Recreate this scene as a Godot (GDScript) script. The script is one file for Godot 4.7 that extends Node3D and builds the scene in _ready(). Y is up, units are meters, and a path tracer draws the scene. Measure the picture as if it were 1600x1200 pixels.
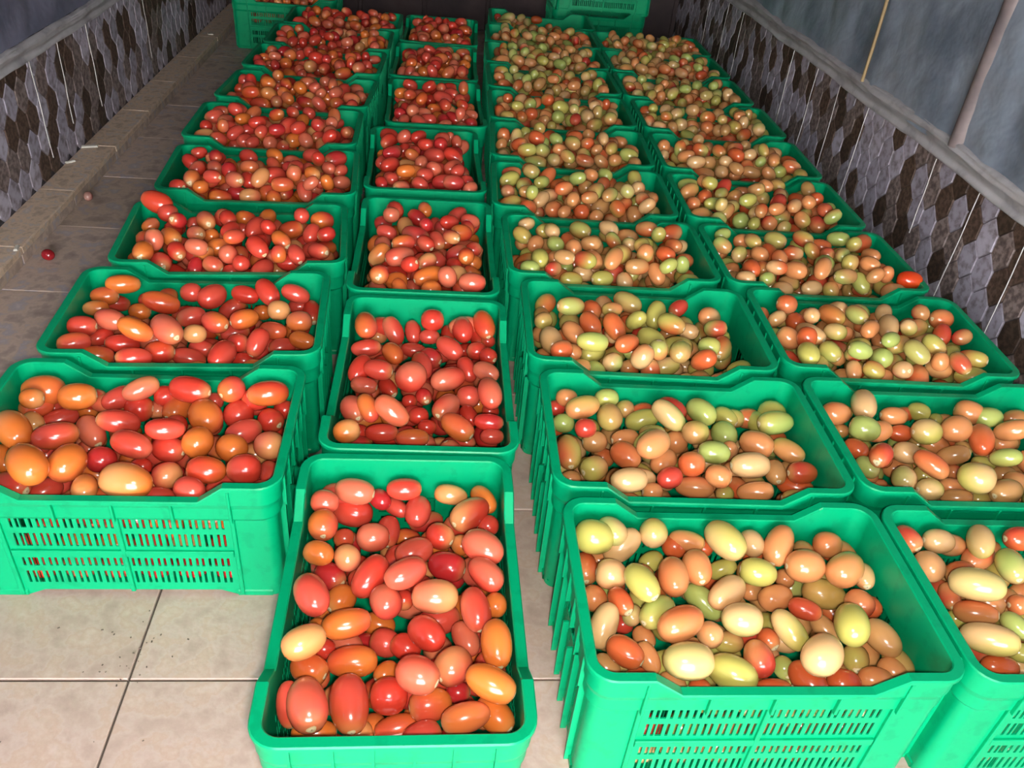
extends Node3D
# A store room floor covered with green crates of plum tomatoes, seen from standing height, lit by the daylight that falls in through
# the open doorway just behind the viewer.

const RIM := 0.295            # height of a crate's rim
const HX := 0.2855            # half length and half width of a crate's wall
const HZ := 0.1825
const WALL_LEFT := -1.405
const WALL_RIGHT := 1.6
const WALL_BACK := -6.05
const WALL_FRONT := 1.9
const DOOR_LEFT := -0.8
const DOOR_RIGHT := 1.0
const DOOR_TOP := 2.1
const EYE := Vector3(0, 1.338, 0)

var names := {}
var mats := {}
var cam: Camera3D
var rng := RandomNumberGenerator.new()
var labels := {}

func _ready():
	# ---- camera
	cam = Camera3D.new()
	cam.name = "camera"
	cam.fov = 49.46
	cam.near = 0.02
	cam.far = 60.0
	cam.transform = Transform3D(Basis(Vector3.UP, -0.1203) * Basis(Vector3.RIGHT, -0.6129) * Basis(Vector3.BACK, 0.10325), EYE)
	add_child(cam)
	# ---- sky and exposure
	var sky_mat := ProceduralSkyMaterial.new()
	sky_mat.sky_top_color = Color(0.8, 0.82, 0.86)
	sky_mat.sky_horizon_color = Color(0.96, 0.94, 0.91)
	sky_mat.ground_horizon_color = Color(0.68, 0.64, 0.58)
	sky_mat.ground_bottom_color = Color(0.5, 0.47, 0.42)
	sky_mat.sky_energy_multiplier = 3.2
	var sky := Sky.new()
	sky.sky_material = sky_mat
	var env := Environment.new()
	env.background_mode = Environment.BG_SKY
	env.sky = sky
	env.ambient_light_source = Environment.AMBIENT_SOURCE_SKY
	env.tonemap_mode = Environment.TONE_MAPPER_LINEAR
	env.tonemap_exposure = 2.35
	env.sdfgi_enabled = true
	env.ssao_enabled = true
	env.ssil_enabled = true
	var we := WorldEnvironment.new()
	we.name = "world_environment"
	we.environment = env
	add_child(we)
	# ---- the camera's flash, a hand's breadth from the lens
	var flash := OmniLight3D.new()
	flash.name = "camera_flash"
	flash.position = EYE + cam.basis * Vector3(0.03, -0.035, 0.02)
	flash.light_color = Color(1.0, 0.97, 0.93)
	flash.light_energy = 0.95
	flash.light_size = 0.03
	flash.omni_range = 14.0
	flash.omni_attenuation = 2.0
	flash.shadow_enabled = true
	add_child(flash)
	make_materials()
	build_room()
	build_crates()
	build_tomatoes()
	build_small_things()

# ------------------------------------------------------------------ helpers
func numbered(called: String) -> String:
	var n: int = names.get(called, 0)
	names[called] = n + 1
	return called if n == 0 else "%s_%03d" % [called, n]

func tag(o: Node, label: String, category := "", group := "", kind := "") -> void:
	if label: o.set_meta("label", label)
	if category: o.set_meta("category", category)
	if group: o.set_meta("group", group)
	if kind: o.set_meta("kind", kind)

func put(called: String, mesh: Mesh, material: Material, parent: Node = null) -> MeshInstance3D:
	var o := MeshInstance3D.new()
	o.name = numbered(called) if parent == null else called
	o.mesh = mesh
	o.material_override = material
	(self if parent == null else parent).add_child(o, true)
	return o

class Geo:                     # collects faces, then makes one mesh of them
	var v := PackedVector3Array()
	var n := PackedVector3Array()
	var c := PackedColorArray()
	var i := PackedInt32Array()
	func quad(p0: Vector3, p1: Vector3, p2: Vector3, p3: Vector3, nrm: Vector3) -> void:
		var k := v.size()
		v.append_array([p0, p1, p2, p3])
		n.append_array([nrm, nrm, nrm, nrm])
		if (p1 - p0).cross(p2 - p0).dot(nrm) > 0.0:
			i.append_array([k, k + 2, k + 1, k, k + 3, k + 2])
		else:
			i.append_array([k, k + 1, k + 2, k, k + 2, k + 3])
	func quad_n(p: Array, m: Array) -> void:     # four corners, four normals
		var k := v.size()
		for j in 4:
			v.append(p[j])
			n.append(m[j])
		if (p[1] - p[0]).cross(p[2] - p[0]).dot(m[0] + m[1] + m[2] + m[3]) > 0.0:
			i.append_array([k, k + 2, k + 1, k, k + 3, k + 2])
		else:
			i.append_array([k, k + 1, k + 2, k, k + 2, k + 3])
	func box(a: Vector3, b: Vector3, t := Transform3D()) -> void:
		var p := []
		for k in 8:
			p.append(t * Vector3(b.x if k & 1 else a.x, b.y if k & 2 else a.y, b.z if k & 4 else a.z))
		var q := t.basis
		quad(p[0], p[1], p[3], p[2], q * Vector3.FORWARD)
		quad(p[4], p[5], p[7], p[6], q * Vector3.BACK)
		quad(p[0], p[2], p[6], p[4], q * Vector3.LEFT)
		quad(p[1], p[3], p[7], p[5], q * Vector3.RIGHT)
		quad(p[0], p[1], p[5], p[4], q * Vector3.DOWN)
		quad(p[2], p[3], p[7], p[6], q * Vector3.UP)
	func chamfered(a: Vector3, b: Vector3, e: float, t := Transform3D()) -> void:   # a slab with its four upper edges chamfered
		var q := t.basis
		var lo := [Vector3(a.x, a.y, a.z), Vector3(b.x, a.y, a.z), Vector3(b.x, a.y, b.z), Vector3(a.x, a.y, b.z)]
		var dirs := [Vector3.FORWARD, Vector3.RIGHT, Vector3.BACK, Vector3.LEFT]
		var mid := []
		var top := []
		var inset := [Vector3(1, 0, 1), Vector3(-1, 0, 1), Vector3(-1, 0, -1), Vector3(1, 0, -1)]
		for k in 4:
			mid.append(Vector3(lo[k].x, b.y - e, lo[k].z))
			top.append(Vector3(lo[k].x, b.y, lo[k].z) + inset[k] * e)
		for k in 4:
			var m: int = (k + 1) % 4
			quad(t * lo[k], t * lo[m], t * mid[m], t * mid[k], q * dirs[k])
			quad(t * mid[k], t * mid[m], t * top[m], t * top[k], q * (dirs[k] + Vector3.UP).normalized())
		quad(t * top[0], t * top[1], t * top[2], t * top[3], q * Vector3.UP)
	func tube(pts: Array, r: float, sides := 8) -> void:
		for s in pts.size() - 1:
			var d: Vector3 = (pts[s + 1] - pts[s]).normalized()
			var x := d.cross(Vector3.UP if absf(d.y) < 0.9 else Vector3.RIGHT).normalized()
			var y := d.cross(x)
			for k in sides:
				var a := TAU * k / sides
				var b := TAU * (k + 1) / sides
				var na := x * cos(a) + y * sin(a)
				var nb := x * cos(b) + y * sin(b)
				quad_n([pts[s] + na * r, pts[s] + nb * r, pts[s + 1] + nb * r, pts[s + 1] + na * r], [na, nb, nb, na])
	func mesh() -> ArrayMesh:
		var a := []
		a.resize(Mesh.ARRAY_MAX)
		a[Mesh.ARRAY_VERTEX] = v
		a[Mesh.ARRAY_NORMAL] = n
		a[Mesh.ARRAY_INDEX] = i
		if c.size() == v.size():
			a[Mesh.ARRAY_COLOR] = c
		var m := ArrayMesh.new()
		m.add_surface_from_arrays(Mesh.PRIMITIVE_TRIANGLES, a)
		return m

func noise_tex(freq: float, octaves: int, stops: Array, cols: Array, size := 512, sd := 1, normal := false, bump := 4.0) -> NoiseTexture2D:
	var f := FastNoiseLite.new()
	f.noise_type = FastNoiseLite.TYPE_SIMPLEX_SMOOTH
	f.seed = sd
	f.frequency = freq
	f.fractal_octaves = octaves
	f.fractal_gain = 0.55
	var t := NoiseTexture2D.new()
	t.width = size
	t.height = size
	t.seamless = true
	t.noise = f
	if normal:
		t.as_normal_map = true
		t.bump_strength = bump
	else:
		var g := Gradient.new()
		g.offsets = PackedFloat32Array(stops)
		g.colors = PackedColorArray(cols)
		t.color_ramp = g
	return t

func surface(col: Color, rough: float, tex: Texture2D = null, scale := 1.0, nrm: Texture2D = null, nscale := 0.5) -> StandardMaterial3D:
	var m := StandardMaterial3D.new()
	m.albedo_color = col
	m.roughness = rough
	if tex or nrm:
		m.uv1_triplanar = true
		m.uv1_world_triplanar = true
		m.uv1_scale = Vector3.ONE * scale
	if tex: m.albedo_texture = tex
	if nrm:
		m.normal_enabled = true
		m.normal_texture = nrm
		m.normal_scale = nscale
	return m

func make_materials() -> void:
	var scuff := noise_tex(0.012, 5, [0.0, 0.3, 0.36, 0.75, 1.0], [Color(0.9, 0.92, 0.9), Color(0.95, 0.96, 0.96), Color.WHITE, Color.WHITE, Color(0.96, 0.97, 0.97)], 512, 3)
	mats.crate = surface(Color(0.0, 0.585, 0.385), 0.36, scuff, 2.4)
	mats.crate.metallic_specular = 0.35
	mats.tomato = StandardMaterial3D.new()
	mats.tomato.vertex_color_use_as_albedo = true
	mats.tomato.roughness = 0.2
	mats.tomato.metallic_specular = 0.6
	mats.scar = StandardMaterial3D.new()
	mats.scar.vertex_color_use_as_albedo = true
	mats.scar.roughness = 0.7
	# floor tiles: beige stone with veins; the ones by the ledge carry trodden grey dirt
	var stone := noise_tex(0.007, 6, [0.0, 0.35, 0.5, 0.62, 1.0], [Color(0.8, 0.74, 0.7), Color(0.87, 0.81, 0.77), Color(0.9, 0.85, 0.82), Color(0.88, 0.81, 0.75), Color(0.95, 0.91, 0.89)], 1024, 11)
	var grit := noise_tex(0.03, 5, [], [], 512, 12, true, 2.0)
	mats.tile = [surface(Color(0.82, 0.765, 0.74), 0.5, stone, 1.7, grit, 0.25), surface(Color(0.8, 0.74, 0.715), 0.5, stone, 1.9, grit, 0.25), surface(Color(0.84, 0.785, 0.76), 0.48, stone, 1.5, grit, 0.25)]
	var trodden := noise_tex(0.011, 6, [0.0, 0.36, 0.46, 0.56, 0.7, 1.0], [Color(0.62, 0.57, 0.54), Color(0.74, 0.69, 0.65), Color(0.82, 0.76, 0.71), Color(0.8, 0.74, 0.68), Color(0.72, 0.71, 0.74), Color(0.86, 0.84, 0.84)], 1024, 13)
	mats.dirty_tile = [surface(Color(0.92, 0.88, 0.86), 0.6, trodden, 0.9, grit, 0.3), surface(Color(0.86, 0.82, 0.79), 0.6, trodden, 0.75, grit, 0.3)]
	mats.grout = surface(Color(0.3, 0.26, 0.23), 0.9)
	mats.ledge = surface(Color(1.0, 0.95, 0.88), 0.55, trodden, 1.6, grit, 0.3)
	mats.plaster = surface(Color(0.86, 0.84, 0.8), 0.8, noise_tex(0.05, 3, [0.0, 1.0], [Color(0.85, 0.85, 0.83), Color.WHITE], 256, 14), 4.0)
	# wall tiles
	var mottle := noise_tex(0.02, 5, [0.0, 0.4, 0.55, 1.0], [Color(0.6, 0.57, 0.55), Color(0.86, 0.84, 0.83), Color(0.95, 0.94, 0.95), Color(1, 1, 1)], 512, 21)
	var mottle_b := noise_tex(0.03, 5, [0.0, 0.42, 0.58, 1.0], [Color(0.5, 0.44, 0.42), Color(0.78, 0.72, 0.68), Color(1, 0.94, 0.88), Color(1, 1, 1)], 512, 22)
	mats.lozenge = [surface(Color(0.72, 0.7, 0.75), 0.5, mottle, 2.0), surface(Color(0.65, 0.63, 0.68), 0.5, mottle, 2.3), surface(Color(0.53, 0.5, 0.51), 0.55, mottle_b, 2.4), surface(Color(0.37, 0.31, 0.28), 0.6, mottle_b, 3.0), surface(Color(0.3, 0.25, 0.22), 0.6, mottle_b, 2.6)]
	mats.mortar = surface(Color(0.33, 0.31, 0.33), 0.9, mottle, 3.0)
	var film := noise_tex(0.006, 5, [0.0, 0.4, 0.6, 1.0], [Color(0.72, 0.74, 0.76), Color(0.9, 0.9, 0.91), Color(1, 1, 1), Color(0.93, 0.9, 0.88)], 512, 31)
	var crease := noise_tex(0.014, 4, [], [], 512, 32, true, 6.0)
	mats.tarp = surface(Color(0.58, 0.63, 0.69), 0.36, film, 0.9, crease, 0.35)
	mats.tarp_dark = surface(Color(0.46, 0.47, 0.55), 0.42, film, 0.8, crease, 0.35)
	mats.roll = surface(Color(0.76, 0.75, 0.76), 0.38, noise_tex(0.008, 5, [0.0, 0.42, 1.0], [Color(0.66, 0.65, 0.66), Color(0.92, 0.92, 0.92), Color.WHITE], 512, 33), 1.6, crease, 0.3)
	mats.back = surface(Color(0.27, 0.22, 0.22), 0.8, film, 0.7)
	mats.roof = surface(Color(0.42, 0.43, 0.45), 0.7, film, 0.5)
	mats.cord = surface(Color(0.78, 0.77, 0.76), 0.6)
	mats.strap = surface(Color(0.62, 0.53, 0.38), 0.6)
	mats.post = surface(Color(0.53, 0.48, 0.48), 0.5, film, 1.5, crease, 0.2)
	mats.dirt = surface(Color(0.36, 0.31, 0.27), 0.9)

# ------------------------------------------------------------------ the room
func structure(called: String, mesh: Mesh, m: Material, label: String) -> MeshInstance3D:
	var o := put(called, mesh, m)
	tag(o, label, "", "", "structure")
	return o

func hexagon(w: float, h: float, s: float, t: float) -> ArrayMesh:     # an upright pointed tile in the y-z plane, its face towards +x
	var g := Geo.new()
	var e := 0.0035
	var ring := []
	var face := []
	for k in 2:
		var d := 0.0 if k == 0 else e
		var p := [Vector2(0, h * 0.5 - d), Vector2(w * 0.5 - d, s * 0.5), Vector2(w * 0.5 - d, -s * 0.5), Vector2(0, -h * 0.5 + d), Vector2(-w * 0.5 + d, -s * 0.5), Vector2(-w * 0.5 + d, s * 0.5)]
		for q in p:
			(ring if k == 0 else face).append(Vector3(0.0 if k == 0 else t, q.y, q.x))
	for k in 6:
		var m := (k + 1) % 6
		var out: Vector3 = (ring[k] + ring[m]).normalized()
		g.quad(ring[k], ring[m], face[m], face[k], (out * 0.8 + Vector3.RIGHT * 0.6).normalized())
	g.quad(face[0], face[1], face[2], face[3], Vector3.RIGHT)
	g.quad(face[0], face[3], face[4], face[5], Vector3.RIGHT)
	return g.mesh()

func sheet(z0: float, z1: float, y0: float, y1: float, x: float, facing: float, amp: float, sd: int) -> ArrayMesh:    # hanging plastic with soft folds
	var f := FastNoiseLite.new()
	f.seed = sd
	f.frequency = 1.0
	f.fractal_octaves = 4
	var nz := 220
	var ny := 40
	var p := PackedVector3Array()
	for a in nz + 1:
		for b in ny + 1:
			var z := lerpf(z0, z1, float(a) / nz)
			var y := lerpf(y0, y1, float(b) / ny)
			var d := f.get_noise_2d(z * 3.2 + y * 0.9, y * 1.1) * 0.6 + absf(f.get_noise_2d(z * 7.0 - y * 4.0 + 40.0, y * 5.0)) * 0.4
			p.append(Vector3(x + facing * amp * (d + 0.6), y, z))
	return grid_mesh(p, nz, ny, Vector3(facing, 0, 0))

func grid_mesh(p: PackedVector3Array, na: int, nb: int, out: Vector3) -> ArrayMesh:
	var g := Geo.new()
	g.v = p
	for a in na + 1:
		for b in nb + 1:
			var a0 := maxi(a - 1, 0) * (nb + 1) + b
			var a1 := mini(a + 1, na) * (nb + 1) + b
			var b0 := a * (nb + 1) + maxi(b - 1, 0)
			var b1 := a * (nb + 1) + mini(b + 1, nb)
			var m := (p[a1] - p[a0]).cross(p[b1] - p[b0]).normalized()
			g.n.append(m if m.dot(out) > 0.0 else -m)
	for a in na:
		for b in nb:
			var k := a * (nb + 1) + b
			var q := [k, k + 1, k + nb + 2, k + nb + 1]
			if (p[q[1]] - p[q[0]]).cross(p[q[2]] - p[q[0]]).dot(out) > 0.0:
				q.reverse()
			g.i.append_array([q[0], q[1], q[2], q[0], q[2], q[3]])
	return g.mesh()

func rolled_edge(x: float, facing: float, y: float, sd: int, thick: float) -> ArrayMesh:     # the sheet's lower edge, rolled up and wrinkled
	var f := FastNoiseLite.new()
	f.seed = sd
	f.frequency = 1.0
	f.fractal_octaves = 3
	var na := 360
	var nb := 20
	var p := PackedVector3Array()
	for a in na + 1:
		var z := lerpf(WALL_BACK, 0.2, float(a) / na)
		for b in nb + 1:
			var t := PI * (float(b) / nb - 0.5)
			var r := 1.0 + 0.5 * f.get_noise_2d(z * 1.6, sin(t) * 3.4 + z * 0.9) + 0.22 * f.get_noise_2d(z * 5.0, t * 5.0 + 9.0)
			var sag := 0.012 * f.get_noise_2d(z * 1.4, 77.0)
			var bulge := 0.024 * maxf(cos((t - 0.55) * 1.55), 0.0) * r + 0.013 * maxf(cos((t + 0.95) * 2.1), 0.0) * (0.7 + 0.3 * r)
			p.append(Vector3(x + facing * (0.004 + bulge), y + sag + sin(t) * thick * (0.9 + 0.1 * r), z))
	return grid_mesh(p, na, nb, Vector3(facing, 0, 0))

func lozenge_wall(o: Node3D, x: float, facing: float, y_low: float, y_high: float, sd: int) -> void:
	var r := RandomNumberGenerator.new()
	r.seed = sd
	var shape := hexagon(0.0835, 0.128, 0.05, 0.005)
	var px := 0.086
	var py := 0.09
	var spots := []
	var rows := int((y_high - y_low) / py) + 2
	for j in rows:
		for k in int((0.2 - WALL_BACK) / px):
			var z := WALL_BACK + 0.05 + k * px + (px * 0.5 if j % 2 else 0.0)
			var y := y_low + 0.045 + j * py
			if y + 0.064 > y_high + 0.05: continue
			if y - 0.064 < y_low - 0.03: continue
			var near := EYE.distance_to(Vector3(x, y, z))
			var inside := in_frame(Vector3(x, y, z), 60.0)
			spots.append([near + (0.0 if inside else 100.0), y, z, pick_tone(r)])
	spots.sort_custom(func(a, b): return a[0] < b[0])
	var rest := {}
	for k in spots.size():
		var s: Array = spots[k]
		var t := Transform3D(Basis(Vector3.UP, 0.0 if facing > 0 else PI), Vector3(x, s[1], s[2]))
		if k < 290 and s[0] < 100.0:
			var m := put("wall_tile", shape, mats.lozenge[s[3]], o)
			m.transform = t
		else:
			if not rest.has(s[3]): rest[s[3]] = []
			rest[s[3]].append(t)
	for tone in rest:
		var st := SurfaceTool.new()
		st.begin(Mesh.PRIMITIVE_TRIANGLES)
		for t in rest[tone]:
			st.append_from(shape, 0, t)
		var m := put("distant_wall_tiles", st.commit(), mats.lozenge[tone], o)
		m.set_meta("kind", "stuff")

func pick_tone(r: RandomNumberGenerator) -> int:
	var q := r.randf()
	return 0 if q < 0.3 else (1 if q < 0.5 else (2 if q < 0.68 else (3 if q < 0.88 else 4)))

func in_frame(p: Vector3, margin := 0.0) -> bool:
	var q := to_pixel(p)
	return q.z > 0.05 and q.x > -margin and q.x < 1600 + margin and q.y > -margin and q.y < 1200 + margin

func to_pixel(p: Vector3) -> Vector3:      # only used to choose which pieces are near enough to be built one by one
	var q := cam.transform.affine_inverse() * p
	var f := 600.0 / tan(deg_to_rad(cam.fov * 0.5))
	if q.z > -0.05: return Vector3(0, 0, -1)
	return Vector3(800 + f * q.x / -q.z, 600 - f * q.y / -q.z, -q.z)

func build_room() -> void:
	var top := 2.4
	var g := Geo.new()
	g.box(Vector3(WALL_LEFT - 0.2, -0.12, WALL_BACK - 0.2), Vector3(WALL_RIGHT + 0.2, -0.006, WALL_FRONT + 0.2))
	var floor_node := structure("floor", g.mesh(), mats.grout, "beige stone tile floor under the crates, trodden grey along the ledge")
	var r := RandomNumberGenerator.new()
	r.seed = 5
	var gap := 0.0021
	var sx := -0.515 - 0.45 * 3
	for a in 9:
		for b in 18:
			var x0 := maxf(sx + 0.45 * a, WALL_LEFT)
			var x1 := minf(sx + 0.45 * (a + 1), WALL_RIGHT)
			var z1 := -0.94 + 0.45 * (5 - b)
			var z0 := z1 - 0.45
			z0 = maxf(z0, WALL_BACK)
			z1 = minf(z1, WALL_FRONT)
			if x1 - x0 < 0.05 or z1 - z0 < 0.05: continue
			var t := Geo.new()
			var lift := r.randf() * 0.0012
			t.chamfered(Vector3(x0 + gap, -0.012, z0 + gap), Vector3(x1 - gap, -lift, z1 - gap), 0.0015)
			var dirty := z1 < -1.6
			put("floor_tile", t.mesh(), (mats.dirty_tile[r.randi() % 2] if dirty else mats.tile[r.randi() % 3]), floor_node)
	# walls: a tiled lower part, plastic sheeting above it
	g = Geo.new()
	g.box(Vector3(WALL_LEFT - 0.12, -0.1, WALL_BACK - 0.12), Vector3(WALL_LEFT, top, WALL_FRONT + 0.12))
	var wl := structure("wall_left", g.mesh(), mats.mortar, "wall of grey and brown pointed tiles beside the low ledge")
	g = Geo.new()
	g.box(Vector3(WALL_RIGHT, -0.1, WALL_BACK - 0.12), Vector3(WALL_RIGHT + 0.12, top, WALL_FRONT + 0.12))
	var wr := structure("wall_right", g.mesh(), mats.mortar, "wall of grey and brown pointed tiles under pale grey sheeting")
	lozenge_wall(wl, WALL_LEFT, 1.0, 0.06, 0.5, 41)
	lozenge_wall(wr, WALL_RIGHT, -1.0, 0.0, 0.53, 42)
	put("plastic_sheet", sheet(WALL_BACK, WALL_FRONT, 0.53, top, WALL_LEFT, 1.0, 0.02, 7), mats.tarp_dark, wl)
	put("plastic_sheet", sheet(WALL_BACK, WALL_FRONT, 0.55, top, WALL_RIGHT, -1.0, 0.024, 8), mats.tarp, wr)
	structure("trim_1", rolled_edge(WALL_LEFT, 1.0, 0.50, 9, 0.034), mats.roll, "wrinkled rolled edge of grey sheeting above the ledge-side tiles")
	structure("trim_2", rolled_edge(WALL_RIGHT, -1.0, 0.545, 10, 0.042), mats.roll, "wrinkled rolled edge of pale sheeting over the brown tiles")
	g = Geo.new()
	g.box(Vector3(WALL_LEFT - 0.1, -0.1, WALL_BACK - 0.12), Vector3(WALL_RIGHT + 0.1, top, WALL_BACK))
	var wb := structure("wall_back", g.mesh(), mats.back, "dark brown end wall behind the last crates")
	for k in 7:
		var s := Geo.new()
		var x0 := WALL_LEFT + 0.02 + k * 0.425
		s.chamfered(Vector3(x0, 0, 0), Vector3(x0 + 0.405, 0.02, top - 0.02), 0.008, Transform3D(Basis(Vector3.RIGHT, PI / 2), Vector3(0, top - 0.01, WALL_BACK)))
		put("board", s.mesh(), mats.back, wb)
	# front wall behind the camera, with the open doorway that lets the daylight in
	g = Geo.new()
	g.box(Vector3(WALL_LEFT - 0.1, -0.1, WALL_FRONT), Vector3(DOOR_LEFT, top, WALL_FRONT + 0.12))
	g.box(Vector3(DOOR_RIGHT, -0.1, WALL_FRONT), Vector3(WALL_RIGHT + 0.1, top, WALL_FRONT + 0.12))
	g.box(Vector3(DOOR_LEFT, DOOR_TOP, WALL_FRONT), Vector3(DOOR_RIGHT, top, WALL_FRONT + 0.12))
	structure("wall_front", g.mesh(), mats.roof, "grey wall with an open doorway")
	g = Geo.new()
	g.box(Vector3(WALL_LEFT - 0.12, top, WALL_BACK - 0.12), Vector3(WALL_RIGHT + 0.12, top + 0.1, WALL_FRONT + 0.12))
	structure("ceiling", g.mesh(), mats.roof, "pale grey sheeted ceiling over the crates")
	# the low ledge along the tiled wall, laid with long tiles
	g = Geo.new()
	g.box(Vector3(WALL_LEFT, -0.02, WALL_BACK), Vector3(-1.293, 0.047, 0.3))
	var ledge := structure("baseboard_left", g.mesh(), mats.grout, "low tiled ledge running along the foot of the wall")
	for k in 15:
		var z1 := -2.45 + 0.45 * (6 - k)
		var z0 := maxf(z1 - 0.45, WALL_BACK)
		if z1 - z0 < 0.05: continue
		var t := Geo.new()
		t.chamfered(Vector3(WALL_LEFT + 0.004, 0.04, z0 + gap), Vector3(-1.282 + r.randf() * 0.004, 0.06 + r.randf() * 0.001, z1 - gap), 0.003)
		put("ledge_tile", t.mesh(), mats.ledge, ledge)
		t = Geo.new()
		t.chamfered(Vector3(0, 0, z0 + gap), Vector3(0.042, 0.008, z1 - gap), 0.0015, Transform3D(Basis(Vector3.BACK, -PI / 2), Vector3(-1.293, 0.043, 0)))
		put("ledge_face", t.mesh(), mats.dirty_tile[k % 2], ledge)
	g = Geo.new()
	g.box(Vector3(1.487, -0.02, WALL_BACK), Vector3(WALL_RIGHT, 0.05, 0.3))
	structure("baseboard_right", g.mesh(), mats.ledge, "low tiled ledge behind the crates under the brown tiles")

# ------------------------------------------------------------------ crates
func rim_top(x: float) -> float:           # the long sides dip in the middle
	return RIM - 0.035 * clampf((0.198 - absf(x)) / 0.046, 0.0, 1.0)

func rim_path() -> Array:                  # [point on the wall's outer face, outward normal, height of the rim there]
	var out := []
	var r := 0.03
	var us := [-0.198, -0.1925, -0.1575, -0.152, -0.07, 0.0, 0.07, 0.152, 0.1575, 0.1925, 0.198]
	var corner := func(cx: float, cz: float, a0: float):
		for k in 7:
			var a := a0 + PI / 2 * k / 6.0
			var d := Vector3(cos(a), 0, sin(a))
			out.append([Vector3(cx, 0, cz) + d * r, d, RIM])
	var smooth := func(x: float) -> float:
		var t := clampf((0.198 - absf(x)) / 0.046, 0.0, 1.0)
		return RIM - 0.035 * t
	corner.call(HX - r, HZ - r, 0.0)
	for k in us.size():
		var x: float = us[us.size() - 1 - k]
		out.append([Vector3(x, 0, HZ), Vector3.BACK, smooth.call(x)])
	corner.call(-HX + r, HZ - r, PI / 2)
	corner.call(-HX + r, -HZ + r, PI)
	for x in us:
		out.append([Vector3(x, 0, -HZ), Vector3.FORWARD, smooth.call(x)])
	corner.call(HX - r, -HZ + r, PI * 1.5)
	return out

func loft(g: Geo, path: Array, profile: Array) -> void:      # profile: [outwards, height, follows the rim's top or not]
	var np := path.size()
	for k in np:
		var a: Array = path[k]
		var b: Array = path[(k + 1) % np]
		for j in profile.size():
			var p: Array = profile[j]
			var q: Array = profile[(j + 1) % profile.size()]
			var c := []
			for s in [[a, p], [b, p], [b, q], [a, q]]:
				c.append(s[0][0] + s[0][1] * s[1][0] + Vector3.UP * (s[1][1] + (s[0][2] if s[1][2] else 0.0)))
			var ya: float = c[3].y - c[0].y
			var d: float = q[0] - p[0]
			var l := Vector2(d, ya).length()
			if l < 1e-6: continue
			# profile runs anticlockwise seen along the path: outward side is (dy, -dx)
			var na: Vector3 = a[1] * (ya / l) - Vector3.UP * (d / l)
			var nb: Vector3 = b[1] * (ya / l) - Vector3.UP * (d / l)
			if absf(ya) < absf(d):
				var slope: Vector3 = (c[1] - c[0])
				var fix := slope.cross(c[3] - c[0]).normalized()
				if fix.dot(na) < 0: fix = -fix
				if absf(a[2] - b[2]) > 0.001:
					na = fix
					nb = fix
			g.quad_n(c, [na, nb, nb, na])

func panel(g: Geo, o: Vector3, u: Vector3, n: Vector3, us: Array, vs: Array, hole: Callable, thick := 0.003) -> void:
	var at := func(a: float, b: float, d: float) -> Vector3: return o + u * a + Vector3.UP * b - n * d
	for j in vs.size() - 1:
		var any := false
		for i in us.size() - 1:
			if hole.call(i, j): any = true
		if not any:
			for d in [0.0, thick]:
				g.quad(at.call(us[0], vs[j], d), at.call(us[-1], vs[j], d), at.call(us[-1], vs[j + 1], d), at.call(us[0], vs[j + 1], d), n if d == 0.0 else -n)
			continue
		for i in us.size() - 1:
			if hole.call(i, j):
				g.quad(at.call(us[i], vs[j], 0.0), at.call(us[i], vs[j + 1], 0.0), at.call(us[i], vs[j + 1], thick), at.call(us[i], vs[j], thick), u)
				g.quad(at.call(us[i + 1], vs[j], 0.0), at.call(us[i + 1], vs[j + 1], 0.0), at.call(us[i + 1], vs[j + 1], thick), at.call(us[i + 1], vs[j], thick), -u)
				if vs[j] > 0.0:
					g.quad(at.call(us[i], vs[j], 0.0), at.call(us[i + 1], vs[j], 0.0), at.call(us[i + 1], vs[j], thick), at.call(us[i], vs[j], thick), Vector3.UP)
				g.quad(at.call(us[i], vs[j + 1], 0.0), at.call(us[i + 1], vs[j + 1], 0.0), at.call(us[i + 1], vs[j + 1], thick), at.call(us[i], vs[j + 1], thick), Vector3.DOWN)
			else:
				for d in [0.0, thick]:
					g.quad(at.call(us[i], vs[j], d), at.call(us[i + 1], vs[j], d), at.call(us[i + 1], vs[j + 1], d), at.call(us[i], vs[j + 1], d), n if d == 0.0 else -n)

func feet(g: Geo, o: Vector3, u: Vector3, n: Vector3, half: float, open: float) -> void:     # the foot band, cut away between two slopes
	for s: float in [-1.0, 1.0]:
		for d in [0.0, 0.003]:
			var q: Vector3 = o - n * d
			var m: Vector3 = n if d == 0.0 else -n
			g.quad(q + u * half * s, q + u * (open + 0.012) * s, q + u * (open - 0.02) * s + Vector3.UP * 0.014, q + u * half * s + Vector3.UP * 0.014, m)
		g.quad(o + u * half * s, o + u * (open + 0.012) * s, o + u * (open + 0.012) * s - n * 0.003, o + u * half * s - n * 0.003, Vector3.DOWN)
	# a slight outward bead along the foot
		var bead := [Vector2(0, 0.0), Vector2(0.003, 0.001), Vector2(0.003, 0.012), Vector2(0, 0.014)]
		for k in 3:
			var a: Vector2 = bead[k]
			var b: Vector2 = bead[k + 1]
			g.quad(o + u * half * s + n * a.x + Vector3.UP * a.y, o + u * (open + 0.012) * s + n * a.x + Vector3.UP * a.y, o + u * (open + 0.012) * s + n * b.x + Vector3.UP * b.y, o + u * half * s + n * b.x + Vector3.UP * b.y, (n * 1.0 + Vector3.UP * [-0.6, 0.0, 0.8][k]).normalized())

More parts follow.
